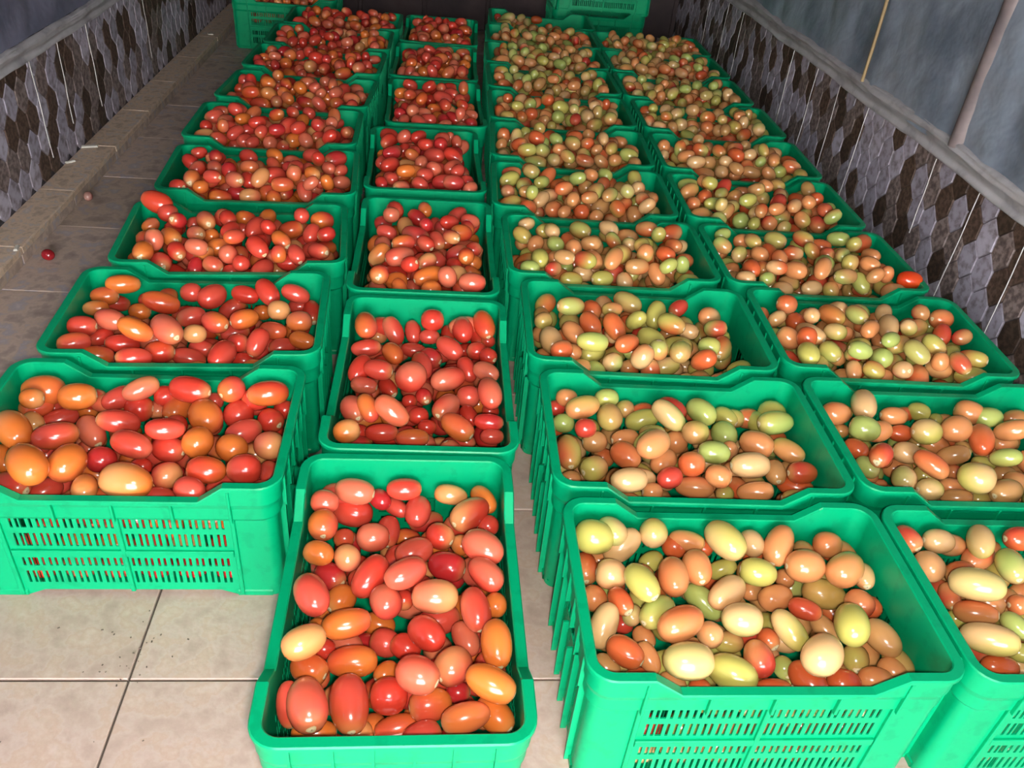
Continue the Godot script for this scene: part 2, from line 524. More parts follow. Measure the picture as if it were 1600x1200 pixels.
func make_crate() -> Node3D:
	var crate := Node3D.new()
	# rim with its two stepped collars
	var g := Geo.new()
	loft(g, rim_path(), [[-0.004, 0.2, false], [0.0, 0.203, false], [0.006, 0.2125, false], [0.006, 0.238, false], [0.0095, 0.2495, false], [0.0095, -0.010, true], [0.0145, -0.0085, true], [0.0145, -0.0025, true], [0.0125, 0.0, true], [-0.002, 0.0, true], [-0.004, -0.002, true]])
	put("rim", g.mesh(), mats.crate, crate)
	# long walls: two fields of paired upright slots, four rows
	var us := [-HX + 0.022, -0.17]
	for k in 16:
		for h in 2:
			var u0 := (-0.1885 + k * 0.0235 if k < 8 else 0.0085 + (k - 8) * 0.0235) + h * 0.0108
			us.append_array([u0, u0 + 0.005])
	us.append_array([0.17, HX - 0.022])
	us.sort()
	var vs := [0.014, 0.034, 0.066, 0.08, 0.102, 0.133, 0.166, 0.18, 0.205, 0.213]
	var slots := func(i: int, j: int) -> bool:
		var c: float = (us[i] + us[i + 1]) * 0.5
		if not (j in [1, 3, 5, 7]): return false
		return absf(us[i + 1] - us[i] - 0.005) < 0.0003 and absf(c) < 0.2
	for s in [1.0, -1.0]:
		g = Geo.new()
		panel(g, Vector3(0, 0, s * HZ), Vector3.RIGHT, Vector3(0, 0, s), us, vs, slots)
		feet(g, Vector3(0, 0, s * HZ), Vector3.RIGHT, Vector3(0, 0, s), HX - 0.022, 0.185)
		var w := put("long_wall", g.mesh(), mats.crate, crate)
		for x in [-0.206, 0.0, 0.206]:
			g = Geo.new()
			g.chamfered(Vector3(x - 0.004, 0, -0.2125), Vector3(x + 0.004, 0.006, -0.004 if x != 0.0 else -0.014), 0.0012, Transform3D(Basis(Vector3.RIGHT, PI / 2 * s) if s > 0 else Basis(Vector3.RIGHT, PI / 2).rotated(Vector3.UP, PI), Vector3(0, 0, s * HZ)))
			put("rib", g.mesh(), mats.crate, w)
		g = Geo.new()
		g.chamfered(Vector3(-0.2, 0, -0.1245), Vector3(0.2, 0.005, -0.1095), 0.001, Transform3D(Basis(Vector3.RIGHT, PI / 2) if s > 0 else Basis(Vector3.RIGHT, PI / 2).rotated(Vector3.UP, PI), Vector3(0, 0, s * HZ)))
		put("cross_rib", g.mesh(), mats.crate, w)
		for x in [-0.206, -0.103, 0.0, 0.103, 0.206]:
			g = Geo.new()
			g.chamfered(Vector3(x - 0.0025, 0, -0.284 if absf(x) > 0.2 else -0.25), Vector3(x + 0.0025, 0.0132, -0.207), 0.001, Transform3D(Basis(Vector3.RIGHT, PI / 2) if s > 0 else Basis(Vector3.RIGHT, PI / 2).rotated(Vector3.UP, PI), Vector3(0, 0, s * HZ)))
			put("collar_rib", g.mesh(), mats.crate, w)
	# short walls: hand hold, slots and upright fins
	var uw := [-HZ + 0.022, -0.055, 0.055, HZ - 0.022]
	for k in 11: uw.append_array([-0.1215 + k * 0.0235, -0.1155 + k * 0.0235])
	uw.sort()
	var vw := [0.014, 0.034, 0.066, 0.08, 0.115, 0.13, 0.148, 0.157, 0.199, 0.213]
	var slots_w := func(i: int, j: int) -> bool:
		var c: float = (uw[i] + uw[i + 1]) * 0.5
		if j == 7: return absf(c) < 0.055
		if not (j in [1, 3, 5]): return false
		return absf(uw[i + 1] - uw[i] - 0.006) < 0.0004
	for s in [1.0, -1.0]:
		g = Geo.new()
		panel(g, Vector3(s * HX, 0, 0), Vector3.BACK, Vector3(s, 0, 0), uw, vw, slots_w)
		feet(g, Vector3(s * HX, 0, 0), Vector3.BACK, Vector3(s, 0, 0), HZ - 0.022, 0.1)
		var w := put("short_wall", g.mesh(), mats.crate, crate)
		for z in [-0.14, -0.082, 0.082, 0.14, -0.028, 0.028]:
			g = Geo.new()
			var high := 0.2125 if absf(z) > 0.06 else 0.152
			g.box(Vector3(s * HX, 0.0, z - 0.002), Vector3(s * (HX + 0.0105), high, z + 0.002))
			put("fin", g.mesh(), mats.crate, w)
		for z in [-0.14, -0.082, -0.028, 0.028, 0.082, 0.14]:
			g = Geo.new()
			g.box(Vector3(s * HX, 0.207, z - 0.002), Vector3(s * (HX + 0.0135), 0.286, z + 0.002))
			put("collar_rib", g.mesh(), mats.crate, w)
	# rounded corners
	for q in 4:
		g = Geo.new()
		var cx := (HX - 0.022) * (1 if q in [0, 3] else -1)
		var cz := (HZ - 0.022) * (1 if q < 2 else -1)
		for k in 6:
			var p := []
			for e in 2:
				var a := PI / 2 * (q + (k + e) / 6.0)
				p.append(Vector3(cos(a), 0, sin(a)))
			for rad in [0.022, 0.019]:
				var sg := 1.0 if rad > 0.02 else -1.0
				var c := Vector3(cx, 0, cz)
				g.quad_n([c + p[0] * rad, c + p[1] * rad, c + p[1] * rad + Vector3.UP * 0.213, c + p[0] * rad + Vector3.UP * 0.213], [p[0] * sg, p[1] * sg, p[1] * sg, p[0] * sg])
		put("corner_post", g.mesh(), mats.crate, crate)
	g = Geo.new()
	g.box(Vector3(-HX + 0.004, 0.012, -HZ + 0.004), Vector3(HX - 0.004, 0.016, HZ - 0.004))
	for k in 9:
		var x := -0.24 + k * 0.06
		g.box(Vector3(x - 0.0015, 0.003, -HZ + 0.02), Vector3(x + 0.0015, 0.0125, HZ - 0.02))
	put("base", g.mesh(), mats.crate, crate)
	return crate

# each crate: column, place in its row, x, z, turn
var crates := []
const NTH := ["first", "second", "third", "fourth", "fifth", "sixth", "seventh", "eighth", "ninth", "tenth", "eleventh", "twelfth"]
const ROWS := ["ledge-side red", "narrow red", "middle half-ripe", "wall-side half-ripe"]

func build_crates() -> void:
	var cols := [
		[[-0.561, -1.316, 0.009], [-0.552, -1.739, 0.053], [-0.545, -2.165, 0.09], [-0.555, -2.625, 0.056], [-0.585, -3.072, 0.011], [-0.567, -3.513, -0.06], [-0.556, -3.97, -0.03], [-0.541, -4.39, 0.0], [-0.513, -4.805, 0.0]],
		[[-0.034, -0.929, 0.01], [-0.015, -1.539, -0.003], [-0.025, -2.156, 0.005], [-0.042, -2.811, 0.03], [-0.016, -3.45, 0.03], [-0.024, -4.075, -0.012], [-0.005, -4.695, -0.03]],
		[[0.546, -0.924, -0.001], [0.539, -1.341, -0.009], [0.525, -1.763, -0.023], [0.499, -2.186, -0.002], [0.48, -2.618, -0.03], [0.493, -3.053, -0.04], [0.502, -3.481, -0.008], [0.511, -3.913, 0.0], [0.518, -4.325, 0.0], [0.538, -4.733, 0.0], [0.57, -5.147, 0.0]],
		[[1.152, -0.921, 0.0], [1.15, -1.348, 0.0], [1.141, -1.772, -0.022], [1.112, -2.187, 0.001], [1.102, -2.61, -0.01], [1.116, -3.035, -0.03], [1.128, -3.474, -0.015], [1.12, -3.904, 0.0], [1.13, -4.33, 0.0], [1.14, -4.745, 0.0]]]
	var proto := make_crate()
	var first := true
	for c in 4:
		for k in cols[c].size():
			var o: Node3D = proto if first else proto.duplicate()
			first = false
			o.name = numbered("plastic_crate")
			add_child(o)
			var s: Array = cols[c][k]
			o.position = Vector3(s[0], 0, s[1])
			o.rotation.y = s[2] + (PI / 2 if c == 1 else 0.0)
			var what := "red tomatoes" if c < 2 else "half-ripe tomatoes"
			tag(o, "green slotted plastic crate of %s, %s from the front in the %s row" % [what, NTH[k], ROWS[c]], "crate", "green tomato crates")
			crates.append({"col": c, "k": k, "at": o.transform, "x": s[0], "z": s[1]})
	# two crates standing apart at the end of the rows, and the one that carries the upper of them
	var far := [[-0.9, -5.375, 0.0, 0.0, "green crate standing behind the red rows, closest to the ledge"], [0.97, -5.68, 0.0, 0.0, "green crate carrying another crate at the end of the wall-side row"], [0.97, -5.6, RIM, 0.0, "green crate stacked on top of another in front of the dark end wall"]]
	for f in far:
		var o: Node3D = proto.duplicate()
		o.name = numbered("plastic_crate")
		add_child(o)
		o.position = Vector3(f[0], f[2], f[1])
		tag(o, f[4], "crate", "green tomato crates")
		if f[2] == 0.0 and f[0] < 0:
			crates.append({"col": 0, "k": 9, "at": o.transform, "x": f[0], "z": f[1]})

# ------------------------------------------------------------------ tomatoes
const REDS := [["coral", Color(0.81, 0.3, 0.23)], ["crimson", Color(0.72, 0.18, 0.18)], ["orange", Color(0.83, 0.44, 0.19)], ["salmon", Color(0.82, 0.42, 0.31)], ["peach", Color(0.85, 0.59, 0.36)], ["scarlet", Color(0.79, 0.23, 0.17)]]
const PALES := [["yellow-green", Color(0.72, 0.68, 0.34)], ["light green", Color(0.65, 0.69, 0.37)], ["peach", Color(0.83, 0.54, 0.33)], ["orange-red", Color(0.8, 0.37, 0.2)], ["cream", Color(0.83, 0.66, 0.45)], ["red", Color(0.77, 0.26, 0.2)], ["tan", Color(0.74, 0.54, 0.33)]]
const RED_ODDS := [0.27, 0.1, 0.2, 0.21, 0.06, 0.16]
const PALE_ODDS := [0.17, 0.15, 0.22, 0.15, 0.12, 0.06, 0.13]

# tomatoes that can be told apart in the nearest crates (column * 10 + place): colours, centre in mm in the crate's axes, turn and tilt in degrees, radius and half length in tenths of a mm
const SET_OUT := {
	10: [
		["cc",256,232,-128,89,0,204,323], ["ss",247,246,-97,103,0,248,388], ["rk",254,219,-50,139,0,188,238], ["ck",256,245,-5,89,0,212,339],
		["po",256,232,84,98,-5,197,326], ["ks",212,251,-148,103,0,226,261], ["oo",244,232,147,147,-8,203,327], ["oc",166,238,-147,-7,0,269,300],
		["ck",246,193,-102,103,0,287,393], ["cc",254,198,-19,128,0,170,274], ["cc",224,217,22,6,0,250,344], ["kp",199,238,119,46,0,280,434],
		["ck",185,221,153,89,0,198,206], ["sk",155,219,-57,89,0,264,304], ["oc",178,192,-112,89,0,179,195], ["op",97,239,-147,109,0,214,273],
		["sp",96,229,-98,145,0,231,243], ["kp",156,222,64,128,0,242,270], ["op",155,200,103,158,0,187,200], ["ks",89,265,137,129,0,285,397],
		["rr",86,193,-128,130,0,232,312], ["ck",56,227,-56,35,21,257,413], ["sc",27,267,5,58,0,249,380], ["sc",117,222,18,63,0,252,354],
		["rr",86,219,76,109,0,264,345], ["ks",34,258,140,144,0,239,370], ["po",45,237,157,-176,0,170,217], ["cs",-26,276,-142,154,0,265,396],
		["ps",-10,253,54,90,0,283,391], ["cs",3,225,-27,153,0,264,308], ["kk",26,202,3,178,0,170,177], ["sk",-34,249,121,166,-16,245,390],
		["oo",34,192,-105,40,0,241,278], ["oo",-17,240,155,-177,0,190,214], ["ok",-48,232,-86,78,4,240,403], ["po",-120,281,-141,58,0,250,345],
		["oo",-23,189,-137,150,0,170,177], ["kc",-75,241,42,135,0,252,336], ["cc",-43,176,-25,114,0,233,265], ["kk",-70,201,9,114,0,214,259],
		["sc",-59,207,106,154,-5,202,323], ["oo",-117,269,149,177,-16,245,396], ["cc",-50,183,134,174,0,176,183], ["ok",-108,216,-73,87,0,247,398],
		["ok",-128,226,-136,118,0,242,303], ["ks",-170,268,29,119,0,279,342], ["cp",-131,234,83,41,0,286,320], ["oo",-192,277,136,115,-11,245,399],
		["ck",-202,246,-153,168,-35,190,332], ["sc",-218,269,-125,164,0,286,423], ["co",-195,234,-69,171,-3,290,465], ["kc",-177,227,-13,91,0,276,287],
		["oo",-116,198,-20,44,0,170,214], ["oc",-187,219,49,80,0,250,330], ["so",-232,254,99,80,10,215,366], ["oo",-214,231,144,140,0,234,336],
		["oc",-202,183,0,78,6,198,347], ["op",-212,188,-54,68,0,170,196], ["oo",-212,190,-120,88,-6,194,336], ["rr",-148,191,93,91,0,170,192],
		["kk",-66,191,-124,90,0,170,213]],
	0: [
		["oc",-234,251,-142,-3,0,319,431], ["op",-236,264,-95,-3,0,213,236], ["oo",-156,257,-115,-12,0,286,378], ["ck",-144,224,-151,-3,0,228,296],
		["pc",-110,220,-140,4,-1,223,361], ["cc",-86,237,-140,-50,0,229,370], ["sp",-37,263,-139,-29,11,221,386], ["kc",62,263,-141,14,0,284,454],
		["kk",6,237,-151,-3,0,227,236], ["co",145,263,-145,-53,0,274,288], ["kk",192,236,-148,-3,0,255,298], ["ko",220,257,-143,-12,0,276,440],
		["oc",-244,226,-115,-22,0,217,337], ["pp",-232,226,-65,54,0,213,266], ["op",-234,263,3,51,0,314,499], ["cc",-200,203,-105,-32,6,219,384],
		["co",-153,258,14,-25,-4,259,426], ["sk",-115,219,-48,53,-14,252,398], ["kc",-58,247,-48,-11,-18,241,422], ["kk",-45,219,-128,-2,0,283,294],
		["ss",-14,203,-149,-93,0,206,255], ["co",32,215,-137,-66,0,266,384], ["oc",101,233,-89,60,0,339,435], ["kc",49,270,1,-14,-9,216,378],
		["kc",161,217,-121,-63,0,306,319], ["kk",229,214,-105,39,0,265,276], ["kk",250,209,-150,-2,0,209,230], ["cc",186,229,-46,-35,0,256,382],
		["sp",245,236,4,-2,0,288,300], ["oo",-158,282,124,50,0,329,490], ["oc",-109,251,84,-80,0,323,407], ["rk",-65,224,43,-2,0,260,280],
		["sk",-5,261,39,20,-7,258,415], ["kc",50,223,6,20,0,267,342], ["oo",110,247,10,-74,0,294,325], ["oo",176,237,16,26,0,285,311],
		["op",13,255,137,13,0,343,484], ["cp",66,221,81,-26,0,258,285], ["ok",146,251,98,6,0,263,372], ["kc",216,257,100,-2,0,291,328],
		["cc",253,208,58,74,0,208,325], ["po",-60,242,144,-102,0,228,300], ["ck",-194,233,129,24,0,246,359], ["ck",-148,204,110,-45,0,216,309],
		["cc",127,247,148,25,0,239,298], ["cc",57,206,126,-13,-11,199,325], ["co",-37,202,123,-15,-13,180,315], ["cc",169,205,90,-33,0,204,319],
		["kk",4,207,41,-2,0,170,210], ["cc",16,190,-8,-2,0,174,195], ["oo",-159,194,-149,-2,0,204,227], ["cs",191,210,-155,-2,0,188,230],
		["cc",104,224,-155,-3,0,186,194], ["oo",-249,218,38,63,0,221,354], ["ck",-233,197,-152,-2,0,183,229]],
	20: [
		["yy",-240,257,-132,13,0,317,371], ["Cg",-206,260,-144,54,0,238,315], ["CC",-186,236,-131,-25,35,250,406], ["Cy",-128,255,-146,-79,0,260,275],
		["Pg",-59,232,-150,19,5,195,341], ["RO",25,222,-150,44,0,218,253], ["yC",5,254,-132,60,0,299,444], ["CP",65,232,-146,82,0,227,276],
		["OP",-253,203,-106,94,0,233,338], ["PC",-221,249,-51,12,0,267,278], ["OO",-80,217,-150,-1,0,224,233], ["OP",-24,210,-155,28,0,170,210],
		["yy",-127,203,-124,-34,0,190,258], ["yy",-179,276,-9,64,0,244,386], ["PO",-115,259,-38,95,0,266,387], ["PO",-63,250,-68,88,0,257,352],
		["yy",4,203,-108,-3,28,174,285], ["yP",53,206,-100,-1,0,221,230], ["OP",-251,219,-23,51,0,221,230], ["OR",-213,245,5,68,0,187,279],
		["CC",-248,239,51,-62,40,232,393], ["Cg",-189,216,10,-64,0,170,203], ["RR",-199,186,6,0,0,170,177], ["gy",-153,239,23,-40,0,244,370],
		["gg",-50,200,-34,44,-15,227,394], ["CP",-21,242,-18,-38,3,252,405], ["PO",-126,264,65,-27,0,278,424], ["Cg",-14,250,45,6,0,278,347],
		["CP",-72,238,67,53,0,211,220], ["PR",-173,203,47,63,0,170,223], ["OO",-227,260,118,43,0,227,325], ["PO",-186,240,114,65,-14,170,275],
		["Cg",-128,258,133,0,0,300,409], ["yy",-53,234,138,32,0,284,406], ["TT",-252,219,117,36,0,204,246], ["OO",-194,205,127,6,0,170,262],
		["TP",-147,212,141,31,0,170,230], ["OP",-107,217,155,24,0,170,177], ["Ty",-30,205,57,0,0,187,251], ["PP",112,240,-135,-59,24,265,420],
		["PP",144,240,-84,-1,0,305,363], ["OP",215,230,-148,13,0,252,269], ["OT",238,200,-156,-1,0,175,219], ["PO",253,209,-139,81,-2,222,354],
		["Py",216,244,-74,-37,0,304,399], ["PC",257,226,-74,98,0,194,272], ["yy",51,240,-68,13,0,253,336], ["PP",131,179,-108,83,0,182,189],
		["TT",177,208,-154,60,0,170,209], ["yP",190,187,-65,20,0,275,395], ["PP",85,204,-41,-17,0,238,324], ["OR",121,221,-1,27,0,185,294],
		["yC",68,238,56,56,-19,222,388], ["RP",231,215,-21,52,0,236,268], ["OR",258,201,-25,87,0,191,212], ["yy",175,249,53,105,0,289,399],
		["TC",230,230,66,67,0,245,367], ["TP",161,188,16,56,-17,186,310], ["CC",93,261,123,-42,0,310,385], ["OP",43,202,49,68,0,180,197],
		["RP",1,230,107,89,0,243,323], ["yg",61,184,91,80,0,178,196], ["OR",81,208,133,62,0,242,364], ["OR",139,210,141,12,0,242,275],
		["PO",195,211,135,9,0,216,290], ["Ty",194,185,75,104,0,226,249], ["TP",238,202,111,58,0,221,250], ["yT",253,203,97,81,0,223,310],
		["OT",19,206,148,13,18,170,298], ["OO",80,191,-157,-1,0,170,208], ["PT",62,171,-83,-1,0,179,199]],
	11: [
		["co",203,264,-144,169,-3,271,426], ["kc",250,233,-106,104,0,242,349], ["ks",223,239,-79,142,-43,236,377], ["sp",237,210,-119,86,0,179,239],
		["ss",258,219,-30,85,0,187,194], ["kc",249,258,16,85,0,280,291], ["ck",247,222,-32,167,-32,201,319], ["sk",248,245,94,73,2,247,400],
		["ok",236,258,144,164,-18,261,422], ["kc",230,246,91,175,-3,268,423], ["cc",225,224,10,86,0,189,259], ["kk",248,220,56,174,-3,183,288],
		["kk",245,213,131,168,-6,202,327], ["ks",218,222,156,86,0,170,177], ["ck",136,241,-138,82,4,209,360], ["ko",116,242,-74,152,0,226,345],
		["ck",194,202,-28,93,-7,187,316], ["cr",146,212,14,120,0,252,298], ["ck",143,246,59,133,-13,240,386], ["ks",163,227,126,86,0,224,254],
		["kk",129,235,152,135,0,211,220], ["kk",49,241,-145,21,17,238,381], ["kc",32,252,-102,104,0,236,351], ["ks",0,258,-27,31,0,340,373],
		["sk",19,242,56,62,0,273,421], ["ck",79,229,101,152,-28,207,333], ["sc",38,253,143,128,0,221,332], ["sk",-76,275,146,171,-6,261,422],
		["cs",-28,229,102,87,0,252,270], ["sc",-5,233,-131,103,0,197,311], ["kk",31,203,-80,145,-9,184,291], ["cs",-122,255,-144,156,0,253,362],
		["co",-138,272,-111,152,-23,209,337], ["pc",-163,285,-60,114,-31,247,412], ["rk",-17,217,3,159,0,180,220], ["kk",-13,199,-29,87,0,170,177],
		["sk",-87,242,53,30,0,261,386], ["kk",-88,216,-7,87,0,192,227], ["oc",-172,255,76,129,-9,250,401], ["op",-215,270,-147,71,0,241,274],
		["kc",-165,228,-81,86,-1,201,352], ["co",-182,230,-16,88,1,200,350], ["kk",-126,216,13,87,0,170,206], ["kr",-156,258,142,95,0,185,320],
		["kk",-36,196,154,87,0,170,200], ["cc",-184,242,149,87,0,170,252], ["kk",-82,216,103,161,0,194,297], ["kk",-130,200,-130,87,0,171,188]],
	21: [
		["PO",-234,248,-149,13,0,208,247], ["Py",-204,258,-104,-23,2,255,409], ["gy",-143,249,-153,-4,0,210,280], ["RR",-253,214,-155,-3,0,184,212],
		["gg",-243,216,-98,-3,0,218,245], ["RR",-205,251,-38,-3,0,210,236], ["Ty",-141,234,-101,86,0,283,340], ["Ty",-96,220,-153,-3,0,212,220],
		["OO",-55,216,-152,-18,0,202,269], ["yg",-63,218,-117,0,22,235,391], ["RO",9,236,-141,48,0,227,364], ["gC",-15,256,-88,37,-23,255,434],
		["RR",69,205,-157,-4,0,170,196], ["gy",71,242,-124,56,0,275,386], ["yy",140,212,-145,49,0,221,315], ["Ty",37,247,-41,-3,0,264,292],
		["yC",244,229,-142,33,0,316,328], ["PO",195,208,-149,-3,0,245,309], ["Ty",162,210,-145,32,0,214,241], ["RO",238,213,-148,-8,16,246,395],
		["yy",216,212,-124,64,0,266,352], ["gy",234,241,-94,-10,0,274,428], ["gg",118,215,-77,84,0,285,334], ["PP",175,229,-30,31,0,291,380],
		["yP",243,225,-15,49,0,240,388], ["yR",-246,233,23,88,-6,266,428], ["PT",-180,212,-41,-3,0,239,278], ["PP",-114,220,-46,-17,0,202,322],
		["PC",-74,269,31,-39,0,288,409], ["Py",7,200,-64,81,0,257,268], ["gg",62,245,22,5,0,245,349], ["OP",6,243,60,-3,0,264,277],
		["PO",-124,228,21,51,0,268,356], ["Ty",-200,238,77,-29,0,259,291], ["CC",-140,257,131,-9,0,252,379], ["PP",-42,220,27,-46,0,245,338],
		["RR",-49,241,102,-27,0,223,274], ["PO",52,246,99,29,0,236,271], ["CC",133,239,53,-3,0,279,432], ["PT",197,215,45,94,0,222,316],
		["OR",245,231,63,-3,0,244,319], ["OO",240,193,65,27,5,222,388], ["PP",129,225,119,12,19,213,372], ["PR",14,202,85,16,9,228,400],
		["PP",-88,227,130,-2,0,186,211], ["TP",-244,208,77,-2,0,170,215], ["TT",256,178,-12,-3,0,179,210], ["OP",255,188,-102,-3,0,186,219],
		["yT",79,192,92,-2,0,170,196]],
	1: [
		["ck",-254,237,-153,-2,0,214,229], ["oo",-202,273,-146,-15,-7,235,412], ["cc",-153,224,-154,-2,0,203,233], ["oc",-102,237,-154,-2,0,201,231],
		["co",-243,251,-124,-2,0,233,337], ["op",-247,252,-63,-2,0,188,303], ["ck",-232,217,-150,-10,-17,211,369], ["oo",-158,226,-94,-2,0,207,265],
		["ko",-98,265,-73,-5,-21,258,451], ["cp",-45,250,-150,-2,0,240,269], ["ck",9,249,-135,-57,0,296,402], ["ks",87,250,-144,21,-3,227,363],
		["ck",144,262,-137,54,-23,257,408], ["cc",212,256,-143,5,-20,228,371], ["kk",251,209,-130,79,-19,231,366], ["pp",179,252,-66,-2,0,249,277],
		["so",231,245,-25,-1,0,260,315], ["kc",-244,268,45,-1,0,243,326], ["cs",-192,269,15,24,0,247,382], ["ok",-110,298,104,2,-31,237,399],
		["cs",-50,284,80,51,0,305,483], ["cs",-27,239,-49,-22,0,245,355], ["co",40,259,7,32,0,253,353], ["pp",1,252,47,-1,0,222,263],
		["ok",104,257,-13,-31,0,242,359], ["co",52,209,-145,-25,22,230,373], ["oc",128,211,-123,-2,0,200,229], ["co",-242,267,114,-22,0,235,359],
		["oc",-199,238,119,-13,-14,213,373], ["kc",-156,238,71,-12,-13,218,382], ["ck",-111,252,148,-14,-9,223,391], ["ko",-67,237,102,-1,0,255,336],
		["cc",-11,208,84,-2,-20,234,391], ["cc",9,207,41,17,0,212,308], ["kc",75,250,132,-74,0,279,427], ["kc",148,256,89,-65,34,233,371],
		["ks",98,239,64,-1,0,223,250], ["co",171,232,-3,17,0,217,341], ["cs",194,209,35,-20,0,229,326], ["oc",244,230,37,25,0,215,344],
		["kk",111,214,101,-1,0,195,262], ["kc",-215,229,30,-42,0,196,295], ["cc",-254,217,32,-1,0,182,225], ["ck",78,214,-20,-15,4,218,355],
		["cc",219,213,-153,-2,0,204,292]],
	30: [
		["yC",-103,260,-136,115,0,248,393], ["OR",-9,255,-150,-1,0,235,358], ["CP",-143,233,-152,6,0,215,278], ["PR",-101,229,-125,-31,0,244,389],
		["gC",-68,252,-83,97,0,253,372], ["Cg",-190,284,-9,32,17,283,462], ["PT",-86,209,-39,-33,0,220,257], ["OT",-192,246,22,30,20,208,364],
		["OP",-90,235,-6,-1,0,183,206], ["Cy",-216,268,94,33,17,261,457], ["gC",-132,244,46,66,0,177,269], ["OO",-199,233,123,6,0,197,308],
		["PR",-207,229,-29,102,0,185,282], ["yy",-198,201,-2,0,0,170,177], ["PP",-57,220,-157,-1,0,170,241], ["yy",-132,218,83,0,0,170,199],
		["RP",-242,255,-145,73,0,217,296], ["CC",-184,256,-139,6,0,233,296], ["CP",-223,243,-88,80,0,260,302], ["PR",-195,198,-65,92,0,206,263]],
	31: [
		["PO",-224,249,-116,-3,0,274,345], ["yT",-194,231,-151,30,3,171,299], ["Cg",-158,267,-129,107,0,285,455], ["gg",-185,257,-52,24,0,285,339],
		["PP",-79,241,-124,5,0,213,324], ["OP",-31,224,-156,-3,0,174,252], ["yy",-3,236,-150,36,0,217,264], ["yC",-37,252,-54,-3,0,296,335],
		["PP",41,252,-68,-25,0,309,353], ["PP",116,244,-143,25,0,286,346], ["gy",153,245,-125,-3,0,244,356], ["PO",247,225,-152,-3,0,212,302],
		["OP",97,239,-47,109,-9,272,434], ["PP",184,248,-74,22,33,239,404], ["PO",196,198,-89,-2,0,206,319], ["gy",115,243,19,25,28,202,334],
		["OO",-211,229,-15,52,0,211,286], ["RO",-203,275,61,-51,0,235,332], ["OO",-74,222,-84,-3,0,202,276], ["OP",-92,202,-120,104,-9,170,265],
		["TC",-97,228,-7,14,0,248,307], ["PO",-82,253,59,47,-11,230,402], ["PT",11,228,-3,19,31,213,355], ["Ty",74,204,-59,34,0,170,202],
		["yC",-18,269,118,23,0,323,367], ["yy",103,194,-16,24,0,181,259], ["gC",-216,235,53,68,0,205,286], ["Cg",-144,230,81,109,0,254,295],
		["yC",-112,239,124,-2,0,232,279], ["PP",-201,203,47,-2,0,173,218], ["PP",-30,211,86,23,0,205,296], ["TP",-43,217,123,25,23,185,319],
		["Ty",23,203,111,-2,0,170,220], ["TT",57,238,125,-22,0,268,381], ["TT",125,202,30,14,0,213,256], ["yy",55,208,-157,-3,0,170,177],
		["yP",-204,209,-103,-3,0,170,177], ["PO",-171,180,52,-2,0,170,199], ["TP",75,207,-156,-3,0,174,256], ["RP",18,193,13,-2,0,170,177]],
}

class Heap:                    # tomatoes dropped one by one into a crate (as capsules), in the crate's own axes
	var x := PackedFloat32Array()
	var y := PackedFloat32Array()
	var z := PackedFloat32Array()
	var r := PackedFloat32Array()
	var list := []             # [centre, axis, radius, half length]
	func rest(px: float, pz: float, ax: Vector3, rad: float, h: float, base: float) -> float:
		var best := base + rad + absf(ax.y) * h
		for s: float in [-1.0, 1.0]:
			var qx := px + ax.x * h * s
			var qz := pz + ax.z * h * s
			var qy := ax.y * h * s
			for k in x.size():
				var dx := x[k] - qx
				if dx > 0.07 or dx < -0.07: continue
				var dz := z[k] - qz
				var rr := (r[k] + rad) * 1.01
				var d2 := dx * dx + dz * dz
				if d2 < rr * rr:
					var t := y[k] + sqrt(rr * rr - d2) - qy
					if t > best: best = t
		return best
	func add(c: Vector3, ax: Vector3, rad: float, hl: float) -> void:
		var h := hl - rad
		for s: float in [-1.0, 1.0]:
			x.append(c.x + ax.x * h * s)
			y.append(c.y + ax.y * h * s)
			z.append(c.z + ax.z * h * s)
			r.append(rad)
		list.append([c, ax, rad, hl])

func random_size(rg: RandomNumberGenerator) -> Vector2:
	var rad := clampf(rg.randfn(0.0236, 0.0022), 0.019, 0.0285)
	var ratio := clampf(rg.randfn(1.38, 0.16), 1.08, 1.8)
	return Vector2(rad, rad * ratio)

func random_axis(rg: RandomNumberGenerator) -> Vector3:
	var a := rg.randf() * TAU
	var t := rg.randfn(0.0, 0.28)
	if rg.randf() < 0.13: t = rg.randf_range(0.7, 1.4)
	return Vector3(cos(a) * cos(t), sin(t), sin(a) * cos(t)).normalized()

func fill(sd: int, base: float, cap: Callable, given: Array = []) -> Heap:
	var rg := RandomNumberGenerator.new()
	rg.seed = sd
	var heap := Heap.new()
	var misses := 0
	while misses < 30 and heap.list.size() < 260:
		var size := random_size(rg)
		var best := 1e9
		var best_c := Vector3.ZERO
		var best_a := Vector3.ZERO
		for k in 14:
			var ax := random_axis(rg)
			var h := size.y - size.x
			var mx := HX - 0.009 - size.x - absf(ax.x) * h
			var mz := HZ - 0.009 - size.x - absf(ax.z) * h
			var px := rg.randf_range(-mx, mx)
			var pz := rg.randf_range(-mz, mz)
			var py := heap.rest(px, pz, ax, size.x, h, base)
			var over: float = py + size.x - cap.call(px, pz)
			if over > 0.0: continue
			if not given.is_empty() and touches(given, Vector3(px, py, pz), ax, size): continue
			var score: float = py - 0.35 * cap.call(px, pz) + rg.randf() * 0.02
			if score < best:
				best = score
				best_c = Vector3(px, py, pz)
				best_a = ax
		if best > 1e8:
			misses += 1
			continue
		heap.add(best_c, best_a, size.x, size.y)
	for t in given: heap.list.append(t)
	return heap

